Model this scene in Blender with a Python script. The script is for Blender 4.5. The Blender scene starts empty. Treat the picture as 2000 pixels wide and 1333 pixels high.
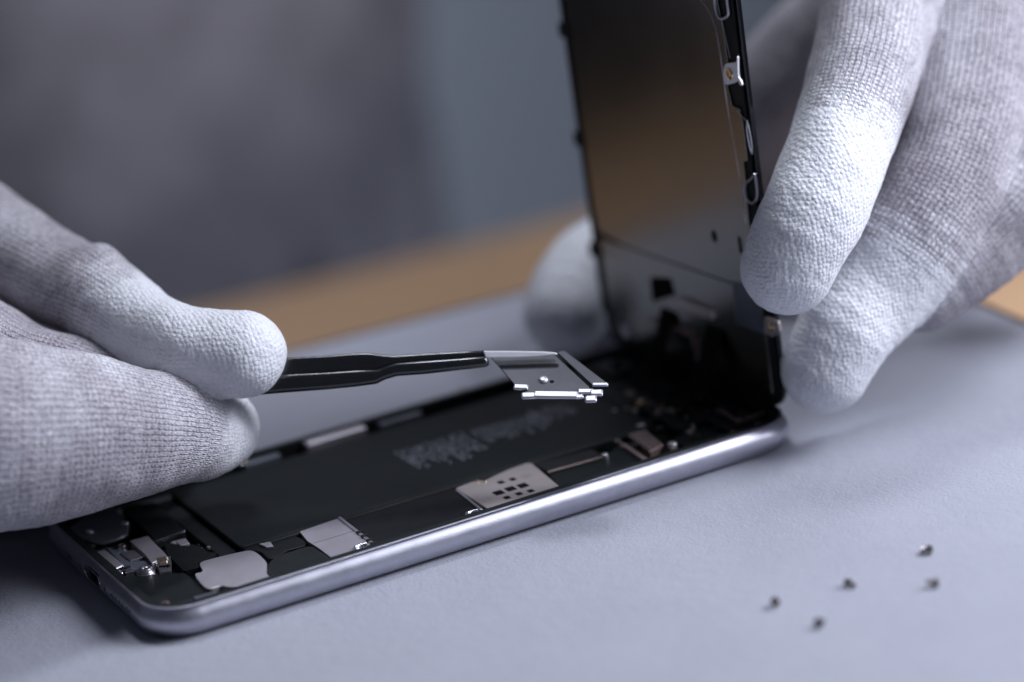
import bpy, bmesh, math, random
import numpy as np
from mathutils import Vector, Matrix, Quaternion

random.seed(7)
S = 0.001                      # everything below is written in millimetres
scene = bpy.context.scene
COL = scene.collection

# ------------------------------------------------------------------ camera
CAM = np.array([-136.939, -454.365, 207.975])
RT = np.array([0.8797058462, -0.4596125404, -0.1219587474])
UP = np.array([0.2517276616, 0.2325270381, 0.9394489677])
BK = np.array([-0.4034238134, -0.8571391383, 0.3202525928])
FPX = 5555.56
cd = bpy.data.cameras.new('camera')
cam = bpy.data.objects.new('camera', cd)
COL.objects.link(cam)
cam.matrix_world = Matrix(((RT[0], UP[0], BK[0], CAM[0] * S), (RT[1], UP[1], BK[1], CAM[1] * S),
                           (RT[2], UP[2], BK[2], CAM[2] * S), (0, 0, 0, 1)))
cd.sensor_width = 36
cd.lens = 100
cd.clip_start = 0.02
cd.clip_end = 50
cd.dof.use_dof = True
cd.dof.focus_distance = 0.537
cd.dof.aperture_fstop = 5.5
cd.dof.aperture_blades = 0
scene.camera = cam

# ------------------------------------------------------------------ world, lamps, exposure
world = bpy.data.worlds.new("World")
scene.world = world
world.use_nodes = True
wb = world.node_tree.nodes['Background']
wb.inputs[0].default_value = (0.50, 0.58, 0.79, 1)
wb.inputs[1].default_value = 0.08
scene.view_settings.view_transform = 'Standard'
scene.view_settings.look = 'None'
scene.view_settings.exposure = 0
scene.view_settings.gamma = 1


def area(name, loc, target, sx, sy, power, color):
    d = bpy.data.lights.new(name, 'AREA')
    d.shape = 'RECTANGLE'
    d.size = sx * S
    d.size_y = sy * S
    d.energy = power
    d.color = color
    o = bpy.data.objects.new(name, d)
    COL.objects.link(o)
    o.location = Vector(loc) * S
    o.rotation_euler = (Vector(target) - Vector(loc)).to_track_quat('-Z', 'Y').to_euler()
    return o


area('softbox_lamp', (600, -190, 440), (150, 0, 0), 400, 320, 8.4, (0.85, 0.88, 1.0))
area('highlight_lamp', (210, 200, 640), (90, 40, 0), 120, 120, 1.9, (0.85, 0.89, 1.0))  # small overhead light added for highlight lines on tweezers and rail
area('front_fill_lamp', (560, -420, 340), (100, 0, 20), 320, 320, 1.7, (0.84, 0.87, 1.0))  # fill light added at front right to brighten the gloves
rl = area('room_lamp', (100, 1000, 900), (250, 1500, -200), 400, 300, 9.0, (0.85, 0.88, 1.0))
rl.data.spread = math.radians(90)


# ------------------------------------------------------------------ measuring helpers (photo -> true place in mm)
def ray(px, py):
    return RT * (px - 1000) / FPX - UP * (py - 666.5) / FPX - BK


def on_plane(px, py, n, d):
    n = np.array(n, float)
    r = ray(px, py)
    return CAM + (d - n @ CAM) / (n @ r) * r


def Z(px, py, z=0.0):
    return on_plane(px, py, (0, 0, 1), z)


def D(px, py, d):
    return CAM + ray(px, py) * d


def poly(pts, z):
    return [tuple(Z(x, y, z)[:2]) for x, y in pts]


def c1(pts, z):   # enlarged view of the charging end
    return poly([(x * .4, 940 + y * .4) for x, y in pts], z)


def c2(pts, z):   # enlarged view of the middle
    return poly([(500 + x * .4, 800 + y * .4) for x, y in pts], z)


def c3(pts, z):   # enlarged view of the camera end
    return poly([(900 + x * .35, 650 + y * .35) for x, y in pts], z)


# ------------------------------------------------------------------ materials
def nodes(name):
    m = bpy.data.materials.new(name)
    m.use_nodes = True
    nt = m.node_tree
    return m, nt, nt.nodes['Principled BSDF']


def noise(nt, scale, detail=3, rough=.55, vec=None):
    n = nt.nodes.new('ShaderNodeTexNoise')
    n.inputs['Scale'].default_value = scale
    n.inputs['Detail'].default_value = detail
    n.inputs['Roughness'].default_value = rough
    if vec is None:
        t = nt.nodes.new('ShaderNodeTexCoord')
        vec = t.outputs['Object']
    nt.links.new(vec, n.inputs['Vector'])
    return n


def ramp(nt, fac, stops):
    r = nt.nodes.new('ShaderNodeValToRGB')
    els = r.color_ramp.elements
    while len(els) < len(stops):
        els.new(0.5)
    for e, (p, c) in zip(els, stops):
        e.position = p
        e.color = (*c, 1) if len(c) == 3 else c
    nt.links.new(fac, r.inputs[0])
    return r


def bump(nt, height, dist, strength=1.0, normal=None):
    b = nt.nodes.new('ShaderNodeBump')
    b.inputs['Distance'].default_value = dist
    b.inputs['Strength'].default_value = strength
    nt.links.new(height, b.inputs['Height'])
    if normal is not None:
        nt.links.new(normal, b.inputs['Normal'])
    return b


def simple(name, col, rough=.5, metal=0., var=.12, nscale=300, bmp=0.0, spec=.5, aniso=0.):
    m, nt, p = nodes(name)
    p.inputs['Metallic'].default_value = metal
    p.inputs['Specular IOR Level'].default_value = spec
    n = noise(nt, nscale, 4)
    r = ramp(nt, n.outputs[0], [(.3, tuple(c * (1 - var) for c in col)), (.7, tuple(min(1, c * (1 + var)) for c in col))])
    nt.links.new(r.outputs[0], p.inputs['Base Color'])
    n2 = noise(nt, nscale * .6, 3)
    mr = nt.nodes.new('ShaderNodeMapRange')
    mr.inputs[3].default_value = max(.02, rough * .8)
    mr.inputs[4].default_value = min(1, rough * 1.2)
    nt.links.new(n2.outputs[0], mr.inputs[0])
    nt.links.new(mr.outputs[0], p.inputs['Roughness'])
    if bmp:
        n3 = noise(nt, nscale * 8, 2)
        b = bump(nt, n3.outputs[0], bmp * S)
        nt.links.new(b.outputs[0], p.inputs['Normal'])
    return m


M = {}
M['aluminium'] = simple('anodised_aluminium', (.52, .52, .585), .40, 1, .05, 500, .02)
M['aluminium_dark'] = simple('housing_inner', (.05, .052, .06), .45, .6, .1, 300)
M['black'] = simple('black_plastic', (.008, .010, .0105), .5, 0, .25, 300, spec=.22)
M['battery'] = simple('battery_wrap', (.008, .0105, .011), .42, 0, .1, 100, .01, spec=.14)
M['board'] = simple('dark_board', (.006, .0075, .008), .38, 0, .2, 400, spec=.16)
M['dark'] = simple('dark_rubber', (.011, .013, .014), .55, 0, .2, 300, spec=.15)
M['shield'] = simple('nickel_shield', (.52, .49, .53), .42, .8, .06, 200, .004)
M['warm_shield'] = simple('brushed_shield', (.56, .50, .49), .42, .8, .06, 200, .004)
M['bright'] = simple('bright_steel', (.78, .78, .84), .22, 1, .05, 400)
M['steel'] = simple('steel', (.62, .60, .63), .34, 1, .1, 400)
M['screw'] = simple('screw_steel', (.22, .20, .19), .32, 1, .15, 500)
M['gold'] = simple('gold_contact', (.85, .66, .42), .25, 1, .1, 500)
M['copper'] = simple('copper_strip', (.35, .26, .25), .4, .8, .1, 500)
M['film'] = simple('grey_film', (.075, .085, .105), .3, 0, .15, 200, spec=.6)
M['hole'] = simple('hole_black', (.004, .004, .004), .8, 0, .1, 300, spec=.1)
M['print'] = simple('grey_ink', (.30, .30, .37), .6, 0, .2, 300)
M['glass_black'] = simple('black_glass', (.004, .005, .006), .10, 0, .1, 100, spec=.5)
M['tweezer'] = simple('black_coating', (.010, .011, .012), .22, 0, .2, 500, .008, spec=1.0)
M['tip'] = simple('tweezer_steel', (.86, .85, .88), .45, .15, .05, 300, .02)
M['plate'] = simple('dark_plate', (.045, .046, .052), .45, .7, .12, 250, .006)
M['plate_edge'] = simple('plate_edge', (.48, .48, .53), .40, .75, .04, 400)


def backplate_mat():
    m, nt, p = nodes('mirror_backplate')
    p.inputs['Metallic'].default_value = 1
    p.inputs['Base Color'].default_value = (.27, .265, .25, 1)
    n = noise(nt, 40, 3)
    mr = nt.nodes.new('ShaderNodeMapRange')
    mr.inputs[3].default_value = .17
    mr.inputs[4].default_value = .26
    nt.links.new(n.outputs[0], mr.inputs[0])
    nt.links.new(mr.outputs[0], p.inputs['Roughness'])
    return m


M['backplate'] = backplate_mat()
M['lower_plate'] = simple('satin_dark_plate', (.15, .15, .155), .34, .9, .1, 150, .004)


def paper_mat():
    m, nt, p = nodes('white_paper')
    n = noise(nt, 60, 5, .6)
    r = ramp(nt, n.outputs[0], [(.3, (.297, .305, .352)), (.7, (.317, .325, .372))])
    nt.links.new(r.outputs[0], p.inputs['Base Color'])
    p.inputs['Roughness'].default_value = .8
    p.inputs['Specular IOR Level'].default_value = .2
    n2 = noise(nt, 1400, 4, .7)
    n3 = noise(nt, 350, 3, .6)
    b0 = bump(nt, n3.outputs[0], .25 * S, .7)
    b = bump(nt, n2.outputs[0], .12 * S, .9, b0.outputs[0])
    nt.links.new(b.outputs[0], p.inputs['Normal'])
    return m


def wood_mat(name, a, b_):
    m, nt, p = nodes(name)
    t = nt.nodes.new('ShaderNodeTexCoord')
    mp = nt.nodes.new('ShaderNodeMapping')
    mp.inputs['Scale'].default_value = (4, 60, 60)
    nt.links.new(t.outputs['Object'], mp.inputs[0])
    n = noise(nt, 1.5, 6, .6, mp.outputs[0])
    r = ramp(nt, n.outputs[0], [(.3, a), (.7, b_)])
    nt.links.new(r.outputs[0], p.inputs['Base Color'])
    p.inputs['Roughness'].default_value = .45
    return m


def cloth_mat(name, a, b_, sc):
    m, nt, p = nodes(name)
    n = noise(nt, sc, 6, .65)
    r = ramp(nt, n.outputs[0], [(.35, a), (.65, b_)])
    nt.links.new(r.outputs[0], p.inputs['Base Color'])
    p.inputs['Roughness'].default_value = .95
    p.inputs['Specular IOR Level'].default_value = .1
    n2 = noise(nt, 900, 3)
    b = bump(nt, n2.outputs[0], .5 * S)
    nt.links.new(b.outputs[0], p.inputs['Normal'])
    return m


M['paper'] = paper_mat()
M['wood'] = wood_mat('oak_wood', (.43, .27, .155), (.55, .36, .215))
M['shirt'] = cloth_mat('grey_shirt', (.08, .08, .10), (.30, .30, .345), 7)
M['wall'] = simple('wall_paint', (.165, .185, .215), .9, 0, .06, 2)
M['edge'] = simple('edge_shadow_dark', (.03, .028, .03), .5, 0, .1, 50)  # dark colour standing in for the shadow line at the tabletop border


def glove_mat():
    m, nt, p = nodes('knit_glove')
    L = nt.links

    def att(nm):
        a = nt.nodes.new('ShaderNodeAttribute')
        a.attribute_name = nm
        return a.outputs['Fac']

    def mt(op, a, b=None, c=None, clamp=False):
        n = nt.nodes.new('ShaderNodeMath')
        n.operation = op
        n.use_clamp = clamp
        for i, v in enumerate((a, b, c)):
            if v is None:
                continue
            if isinstance(v, (int, float)):
                n.inputs[i].default_value = v
            else:
                L.new(v, n.inputs[i])
        return n.outputs[0]

    u, v, coat = att('u'), att('v'), att('coat')
    nz = noise(nt, 500, 2)
    wob = mt('MULTIPLY_ADD', nz.outputs[0], .9, -.45)
    uu = mt('ADD', u, wob)
    vv = mt('ADD', v, mt('MULTIPLY', wob, .6))
    col = mt('FRACT', mt('DIVIDE', vv, 1.2))               # one wale of stitches
    a = mt('ABSOLUTE', mt('MULTIPLY_ADD', col, 2, -1))      # 0 in the middle, 1 at the gutter
    leg = mt('POWER', mt('SINE', mt('MULTIPLY', a, math.pi), clamp=True), .6)
    wale = mt('POWER', mt('SUBTRACT', 1, mt('POWER', a, 2)), .8)
    ph = mt('ADD', mt('DIVIDE', uu, .88), mt('MULTIPLY', a, .55))
    row = mt('MULTIPLY_ADD', mt('SINE', mt('MULTIPLY', ph, 2 * math.pi)), .5, .5)
    h = mt('ADD', mt('MULTIPLY', wale, .65), mt('MULTIPLY', mt('MULTIPLY', row, leg), .5))
    fuzz = noise(nt, 2500, 3, .7)
    h = mt('ADD', h, mt('MULTIPLY', fuzz.outputs[0], .5))
    # coated tip: small rubbery bumps over the buried knit
    vo = nt.nodes.new('ShaderNodeTexVoronoi')
    vo.feature = 'SMOOTH_F1'
    vo.inputs['Scale'].default_value = 1150
    tcv = nt.nodes.new('ShaderNodeTexCoord')
    L.new(tcv.outputs['Object'], vo.inputs['Vector'])
    vo.inputs['Randomness'].default_value = .5
    vo.inputs['Smoothness'].default_value = .4
    nb = noise(nt, 900, 3, .6)
    ng = noise(nt, 2600, 3, .8)
    hb = mt('ADD', mt('ADD', mt('MULTIPLY', vo.outputs['Distance'], -1.0), mt('MULTIPLY', nb.outputs[0], .3)), mt('MULTIPLY', ng.outputs[0], .45))
    # blend
    cn = noise(nt, 260, 4, .75)
    pit = mt('MULTIPLY', mt('SUBTRACT', 1, mt('MULTIPLY', wale, mt('MULTIPLY_ADD', row, .6, .4))), .55)
    cm = mt('SUBTRACT', mt('ADD', coat, mt('MULTIPLY_ADD', cn.outputs[0], 1.3, -.45)), pit)
    cm = mt('MULTIPLY_ADD', mt('SUBTRACT', cm, .4), 1.8, .5, clamp=True)
    inv = mt('SUBTRACT', 1, cm)
    hh = mt('ADD', mt('MULTIPLY', h, inv), mt('MULTIPLY', hb, mt('MULTIPLY', cm, .72)))
    b = bump(nt, hh, .48 * S, .85)
    L.new(b.outputs[0], p.inputs['Normal'])
    # yarn colour: heathered, darker between the wales
    mott = noise(nt, 110, 4, .6)
    yarn = ramp(nt, mott.outputs[0], [(.3, (.47, .45, .49)), (.5, (.58, .565, .61)), (.7, (.71, .705, .755))])
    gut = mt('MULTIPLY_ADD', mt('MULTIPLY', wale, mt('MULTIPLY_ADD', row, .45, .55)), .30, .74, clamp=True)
    mx = nt.nodes.new('ShaderNodeMix')
    mx.data_type = 'RGBA'
    mx.blend_type = 'MULTIPLY'
    mx.inputs[0].default_value = 1
    hea = noise(nt, 1500, 3, .8)
    hr = ramp(nt, hea.outputs[0], [(.38, (.52, .50, .53)), (.56, (1.08, 1.08, 1.08))])
    big = noise(nt, 32, 3, .5)
    br = ramp(nt, big.outputs[0], [(.38, (.78, .75, .77)), (.6, (1.05, 1.05, 1.05))])
    m1 = nt.nodes.new('ShaderNodeMix')
    m1.data_type = 'RGBA'
    m1.blend_type = 'MULTIPLY'
    m1.inputs[0].default_value = 1
    m2 = nt.nodes.new('ShaderNodeMix')
    m2.data_type = 'RGBA'
    m2.blend_type = 'MULTIPLY'
    m2.inputs[0].default_value = 1
    L.new(yarn.outputs[0], m1.inputs[6])
    L.new(hr.outputs[0], m1.inputs[7])
    L.new(m1.outputs[2], m2.inputs[6])
    L.new(br.outputs[0], m2.inputs[7])
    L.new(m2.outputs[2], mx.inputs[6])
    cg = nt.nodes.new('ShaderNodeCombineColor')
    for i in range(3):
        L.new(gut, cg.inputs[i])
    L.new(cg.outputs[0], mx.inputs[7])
    mc = nt.nodes.new('ShaderNodeMix')
    mc.data_type = 'RGBA'
    L.new(cm, mc.inputs[0])
    L.new(mx.outputs[2], mc.inputs[6])
    coatc = ramp(nt, nb.outputs[0], [(.3, (.69, .70, .745)), (.7, (.77, .78, .82))])
    L.new(coatc.outputs[0], mc.inputs[7])
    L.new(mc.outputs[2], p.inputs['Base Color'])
    rr = mt('MULTIPLY_ADD', cm, -.38, .95)
    L.new(rr, p.inputs['Roughness'])
    L.new(mt('MULTIPLY_ADD', cm, .25, .1), p.inputs['Specular IOR Level'])
    try:
        p.inputs['Sheen Weight'].default_value = .15
        p.inputs['Sheen Roughness'].default_value = .5
    except KeyError:
        pass
    return m


M['glove'] = glove_mat()


# ------------------------------------------------------------------ mesh helpers
def tag(o, label=None, cat=None, group=None, kind=None):
    for k, v in (('label', label), ('category', cat), ('group', group), ('kind', kind)):
        if v:
            o[k] = v
    return o


def empty(name, loc, label=None, cat=None, group=None):
    o = bpy.data.objects.new(name, None)
    o.empty_display_size = .005
    COL.objects.link(o)
    o.location = Vector(loc) * S
    return tag(o, label, cat, group)


def origin(o):
    p = Vector((0, 0, 0))
    while o is not None:
        p = p + o.location
        o = o.parent
    return p


class MB:
    """Collects geometry in millimetres."""

    def __init__(self, xf=None):
        self.v, self.f, self.xf = [], [], xf

    def add(self, vs, fs):
        k = len(self.v)
        self.v += [tuple(float(c) for c in (self.xf(*q) if self.xf else q)) for q in vs]
        self.f += [tuple(i + k for i in f) for f in fs]
        return self

    def prism(self, xy, z0, z1):
        n = len(xy)
        ar = sum(xy[i][0] * xy[(i + 1) % n][1] - xy[(i + 1) % n][0] * xy[i][1] for i in range(n))
        if ar < 0:
            xy = xy[::-1]
        vs = [(x, y, z0) for x, y in xy] + [(x, y, z1) for x, y in xy]
        fs = [tuple(range(n - 1, -1, -1)), tuple(range(n, 2 * n))]
        fs += [(i, (i + 1) % n, n + (i + 1) % n, n + i) for i in range(n)]
        return self.add(vs, fs)

    def box(self, x0, x1, y0, y1, z0, z1):
        return self.prism([(x0, y0), (x1, y0), (x1, y1), (x0, y1)], z0, z1)

    def tube(self, pts, r, n=10, flat=1.0):
        pts = [Vector(p) for p in pts]
        rs = r if isinstance(r, (list, tuple)) else [r] * len(pts)
        t0 = (pts[1] - pts[0]).normalized()
        a = Vector((0, 0, 1)) if abs(t0.z) < .9 else Vector((1, 0, 0))
        vs, fs = [], []
        for i, p in enumerate(pts):
            t = (pts[min(i + 1, len(pts) - 1)] - pts[max(i - 1, 0)]).normalized()
            e = t.cross(a).normalized()
            g = e.cross(t).normalized()
            for k in range(n):
                w = 2 * math.pi * k / n
                vs.append(tuple(p + e * math.cos(w) * rs[i] + g * math.sin(w) * rs[i] * flat))
        for i in range(len(pts) - 1):
            for k in range(n):
                fs.append((i * n + k, i * n + (k + 1) % n, (i + 1) * n + (k + 1) % n, (i + 1) * n + k))
        fs.append(tuple(range(n - 1, -1, -1)))
        fs.append(tuple((len(pts) - 1) * n + k for k in range(n)))
        return self.add(vs, fs)

    def lathe(self, c, prof, n=24, axis=(0, 0, 1), wob=0):
        q = Vector((0, 0, 1)).rotation_difference(Vector(axis))
        c = Vector(c)
        vs, fs = [], []
        for r, z in prof:
            for k in range(n):
                w = 2 * math.pi * k / n
                rr = r * (1 + wob * math.cos(5 * w))
                vs.append(tuple(c + q @ Vector((rr * math.cos(w), rr * math.sin(w), z))))
        m = len(prof)
        for i in range(m - 1):
            for k in range(n):
                fs.append((i * n + k, i * n + (k + 1) % n, (i + 1) * n + (k + 1) % n, (i + 1) * n + k))
        fs.append(tuple(range(n - 1, -1, -1)))
        fs.append(tuple((m - 1) * n + k for k in range(n)))
        return self.add(vs, fs)

    def build(self, name, mat, parent=None, bevel=0, segs=2, smooth=None, loc=None):
        me = bpy.data.meshes.new(name)
        o = bpy.data.objects.new(name, me)
        if loc is not None and parent is None:
            o.location = Vector(loc) * S
        COL.objects.link(o)
        off = origin(o)
        if parent is not None:
            o.parent = parent
            off = origin(parent)
        me.from_pydata([tuple(Vector(v) * S - off) for v in self.v], [], self.f)
        bm = bmesh.new()
        bm.from_mesh(me)
        bmesh.ops.recalc_face_normals(bm, faces=bm.faces)
        bm.to_mesh(me)
        bm.free()
        me.materials.append(M[mat] if isinstance(mat, str) else mat)
        if smooth:
            for p in me.polygons:
                p.use_smooth = True
            me.set_sharp_from_angle(angle=math.radians(smooth))
        if bevel:
            b = o.modifiers.new('bevel', 'BEVEL')
            b.width = bevel * S
            b.segments = segs
            b.limit_method = 'ANGLE'
            b.angle_limit = math.radians(35)
        return o


def rrect(x0, x1, y0, y1, r, n=8):
    out = []
    for cx, cy, a in ((x1 - r, y0 + r, -90), (x1 - r, y1 - r, 0), (x0 + r, y1 - r, 90), (x0 + r, y0 + r, 180)):
        for k in range(n + 1):
            w = math.radians(a + 90 * k / n)
            out.append((cx + r * math.cos(w), cy + r * math.sin(w)))
    return out


def smooth_poly(pts, n=6):
    """closed Catmull-Rom curve"""
    out, m = [], len(pts)
    P = [np.array(p, float) for p in pts]
    for i in range(m):
        a, b, c, d = P[i - 1], P[i], P[(i + 1) % m], P[(i + 2) % m]
        for k in range(n):
            t = k / n
            out.append(tuple(.5 * ((2 * b) + (-a + c) * t + (2 * a - 5 * b + 4 * c - d) * t * t + (-a + 3 * b - 3 * c + d) * t ** 3)))
    return out


def round_poly(pts, r, n=5):
    out, m = [], len(pts)
    for i in range(m):
        a, b, c = (np.array(pts[j % m], float) for j in (i - 1, i, i + 1))
        ua, uc = a - b, c - b
        la, lc = np.linalg.norm(ua), np.linalg.norm(uc)
        d = min(r, la * .45, lc * .45)
        p0, p1 = b + ua / la * d, b + uc / lc * d
        for k in range(n + 1):
            t = k / n
            out.append(tuple((1 - t) ** 2 * p0 + 2 * t * (1 - t) * b + t * t * p1))
    return out


# ------------------------------------------------------------------ surfaces and background
def oriented(x, y, u, L0, L1, w0, w1, z0, z1):
    """box with one axis along direction u (in plan) through x, y"""
    u = np.array(u, float) / np.linalg.norm(u)
    w = np.array((-u[1], u[0]))
    c = np.array((x, y))
    return [tuple(c + u * a + w * b) for a, b in ((L0, w0), (L1, w0), (L1, w1), (L0, w1))], z0, z1


fdir = np.array((59.1, -3.5))
fu = fdir / np.linalg.norm(fdir)
fw = np.array((-fu[1], fu[0]))
# far edge passes (83,135.7); the right edge passes (211.9,40.8)
Pf = np.array((83., 135.7))
right = (np.array((211.9, 40.8)) - Pf) @ fu
q, z0, z1 = oriented(*Pf, fu, -620, right, -900, 0, -18, 0)
m = MB().prism(q, z0, z1).build('tabletop', 'paper', bevel=.4)
tag(m, kind='structure')
e = MB()  # thin dark strips put in for the shadow gap along the tabletop
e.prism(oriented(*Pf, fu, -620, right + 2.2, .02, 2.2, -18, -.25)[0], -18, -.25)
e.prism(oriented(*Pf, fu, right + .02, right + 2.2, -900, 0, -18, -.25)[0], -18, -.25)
e = e.build('edge_shadow_strip', 'edge')
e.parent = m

wq = [tuple(Pf + fu * a + fw * b) for a, b in ((-900, -260), (700, -260), (700, 284), (-900, 284))]
desk = empty('wooden_desk', (*Pf, -110), 'brown oak desk running behind and below the white tabletop', 'desk')
MB().prism(wq, -101, -75).build('desk_top', 'wood', desk, bevel=2)
fl = empty('floor_anchor', (0, 0, 0)) if False else None
for a, b in ((-860, -220), (640, -220), (640, 260), (-860, 260)):
    c = Pf + fu * a + fw * b
    MB().box(c[0] - 25, c[0] + 25, c[1] - 25, c[1] + 25, -800, -101).build('leg', 'wood', desk, bevel=2)
MB().box(-4000, 4000, -2500, 4000, -820, -800).build('floor', 'wall')['kind'] = 'structure'
wl = MB()
wc = np.array((500., 1900.))
wd = np.array((.857, -.403))
wl.prism([tuple(wc + wd * -3500), tuple(wc + wd * 3500), tuple(wc + wd * 3500 + (40, 86)), tuple(wc + wd * -3500 + (40, 86))], -800, 1800)
wl.build('wall', 'wall')['kind'] = 'structure'


# ------------------------------------------------------------------ soft bodies: rounded bones blended into one skin
def catmull(P, step):
    P = np.array(P, float)
    out = []
    for i in range(len(P) - 1):
        a, b, c, d = P[max(i - 1, 0)], P[i], P[i + 1], P[min(i + 2, len(P) - 1)]
        n = max(1, int(np.linalg.norm((c - b)[:3]) / step))
        for k in range(n):
            t = k / n
            out.append(.5 * ((2 * b) + (-a + c) * t + (2 * a - 5 * b + 4 * c - d) * t * t + (-a + 3 * b - 3 * c + d) * t ** 3))
    out.append(P[-1])
    return np.array(out)


def vnoise(p, seed=0):
    """smooth value noise, p (n,3)"""
    i = np.floor(p).astype(np.int64)
    f = p - i
    f = f * f * (3 - 2 * f)
    r = 0
    for dx in (0, 1):
        for dy in (0, 1):
            for dz in (0, 1):
                h = (i[:, 0] + dx) * 374761393 + (i[:, 1] + dy) * 668265263 + (i[:, 2] + dz) * 2147483647 + seed * 1274126177
                h = (h ^ (h >> 13)) * 1274126177
                h = ((h ^ (h >> 16)) & 0xffff) / 65535.0
                r = r + h * (f[:, 0] if dx else 1 - f[:, 0]) * (f[:, 1] if dy else 1 - f[:, 1]) * (f[:, 2] if dz else 1 - f[:, 2])
    return r * 2 - 1


def soft_body(name, chains, mat, parent, voxel, k=.8, fold=.35, foldscale=9., coat=True, micro=0.0):
    """chains: list of dict(p=[(x,y,z,r)...], coat=(start,end) length along the chain or None)"""
    segs = []
    for c in chains:
        P = catmull(c['p'], max(voxel * 3, min(q[3] for q in c['p']) * .3))
        c['P'] = P
        c['L'] = np.concatenate([[0], np.cumsum(np.linalg.norm(np.diff(P[:, :3], axis=0), axis=1))])
        c['P'] = c['P'].astype(np.float32)
        tt = np.gradient(P[:, :3], axis=0)
        tt /= np.linalg.norm(tt, axis=1)[:, None]
        c['T'] = tt.astype(np.float32)
    bm = bmesh.new()
    ic = bmesh.new()
    bmesh.ops.create_icosphere(ic, subdivisions=3, radius=1)
    iv = np.array([v.co[:] for v in ic.verts])
    fi = [[v.index for v in f.verts] for f in ic.faces]
    V, Fc = [], []
    for c in chains:
        for q in c['P']:
            kk = len(V) * len(iv)
            V.append(iv * q[3] + q[:3])
            Fc += [[i + kk for i in f] for f in fi]
    ic.free()
    bm.free()
    me = bpy.data.meshes.new('tmp')
    me.from_pydata((np.concatenate(V) * S).tolist(), [], Fc)
    o = bpy.data.objects.new('tmp', me)
    COL.objects.link(o)
    r = o.modifiers.new('r', 'REMESH')
    r.mode = 'VOXEL'
    r.voxel_size = voxel * S
    dg = bpy.context.evaluated_depsgraph_get()
    ev = o.evaluated_get(dg)
    em = ev.to_mesh()
    n = len(em.vertices)
    co = np.empty(n * 3)
    em.vertices.foreach_get('co', co)
    co = (co.reshape(-1, 3) / S).astype(np.float32)
    faces = [tuple(p.vertices) for p in em.polygons]
    ev.to_mesh_clear()
    bpy.data.objects.remove(o)
    bpy.data.meshes.remove(me)

    def dist(pa_, c):
        P = c['P']
        mg = c['P'][:, 3].max() + 5 * voxel + 6 * k
        near = np.all((pa_ > P[:, :3].min(0) - mg) & (pa_ < P[:, :3].max(0) + mg), axis=1)
        out = dist0(pa_[near], c)
        full = []
        for v_, fill in zip(out, (1e6, 0, 0, 0, 0)):
            a_ = np.full((len(pa_),) + v_.shape[1:], fill, np.float32)
            a_[near] = v_
            full.append(a_)
        full[1][~near, 0] = 1
        full[3][~near, 0] = 1
        return full

    def dist0(p, c):
        P = c['P']
        best = np.full(len(p), 1e6)
        g = np.zeros((len(p), 3))
        u = np.zeros(len(p))
        tan = np.zeros((len(p), 3))
        rad = np.zeros(len(p))
        for i in range(len(P) - 1):
            a, b = P[i], P[i + 1]
            ab = b[:3] - a[:3]
            l2 = ab @ ab
            t = np.clip(((p - a[:3]) @ ab) / l2, 0, 1)
            d = p - (a[:3] + t[:, None] * ab)
            ln = np.linalg.norm(d, axis=1) + 1e-9
            s = ln - (a[3] + t * (b[3] - a[3]))
            m_ = s < best
            best[m_] = s[m_]
            g[m_] = (d / ln[:, None])[m_]
            u[m_] = c['L'][i] + (t * math.sqrt(l2))[m_]
            tan[m_] = (c['T'][i] + t[:, None] * (c['T'][i + 1] - c['T'][i]))[m_]
            rad[m_] = (a[3] + t * (b[3] - a[3]))[m_]
        # past the tip the surface runs on
        end = np.linalg.norm(np.maximum(0, -(g * tan)), axis=1) if False else 0
        return best, g, u, tan, rad

    for it in range(4):
        R = [dist(co, c) for c in chains]
        d = np.array([r_[0] for r_ in R])
        mn = d.min(0)
        w = np.exp(-(d - mn) / k)
        f = mn - k * np.log(w.sum(0)) + k * 0
        g = sum(w[i][:, None] * R[i][1] for i in range(len(R))) / w.sum(0)[:, None]
        g /= np.linalg.norm(g, axis=1)[:, None] + 1e-9
        co = co - g * np.clip(f, -voxel * 2, voxel * 2)[:, None] * .9
    idx = d.argmin(0)
    ua, va, ca = np.zeros(n), np.zeros(n), np.zeros(n)
    for i, c in enumerate(chains):
        s = idx == i
        _, gg, u, tan, rad = R[i]
        tc = BK
        e1 = tc[None, :] - tan * (tan @ tc)[:, None]
        e1 /= np.linalg.norm(e1, axis=1)[:, None]
        e2 = np.cross(tan, e1)
        ang = np.arctan2((gg * e2).sum(1), (gg * e1).sum(1))
        rm = c['P'][:, 3].mean()
        # over the rounded tip carry on the length coordinate
        tan = tan / (np.linalg.norm(tan, axis=1)[:, None] + 1e-9)
        along = (gg * tan).sum(1)
        over = np.where(u < .01, np.arcsin(np.clip(-along, 0, 1)) * rad, 0)
        ua[s] = (u - over)[s]
        va[s] = (ang * rm)[s] + 37.3 * i
        if c.get('coat'):
            s0, s1 = c['coat']
            ca[s] = np.clip((s1 - u) / (s1 - s0), 0, 1)[s]
    quad = [f_ for f_ in faces if len(f_) == 4]
    ed_ = np.array(quad)
    ea = ed_.ravel()
    eb = np.roll(ed_, -1, axis=1).ravel()
    cnt = np.bincount(ea, minlength=n) + np.bincount(eb, minlength=n) + 1e-6
    same = idx[ea] == idx[eb]
    ea, eb = ea[same], eb[same]
    cnt = np.bincount(ea, minlength=n) + np.bincount(eb, minlength=n) + 1e-6
    for _ in range(14):
        um = (np.bincount(ea, ua[eb], n) + np.bincount(eb, ua[ea], n)) / cnt
        ua = np.where(cnt > 1, um, ua)
    # soft folds and, on the coated tips, small bumps
    q = co / foldscale
    disp = fold * (vnoise(q, 1) + .5 * vnoise(q * 2.1, 2))
    if micro:
        disp = disp + micro * (.35 + .65 * ca) * np.clip(vnoise(co / 1.05, 5), -.5, 1)
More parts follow.
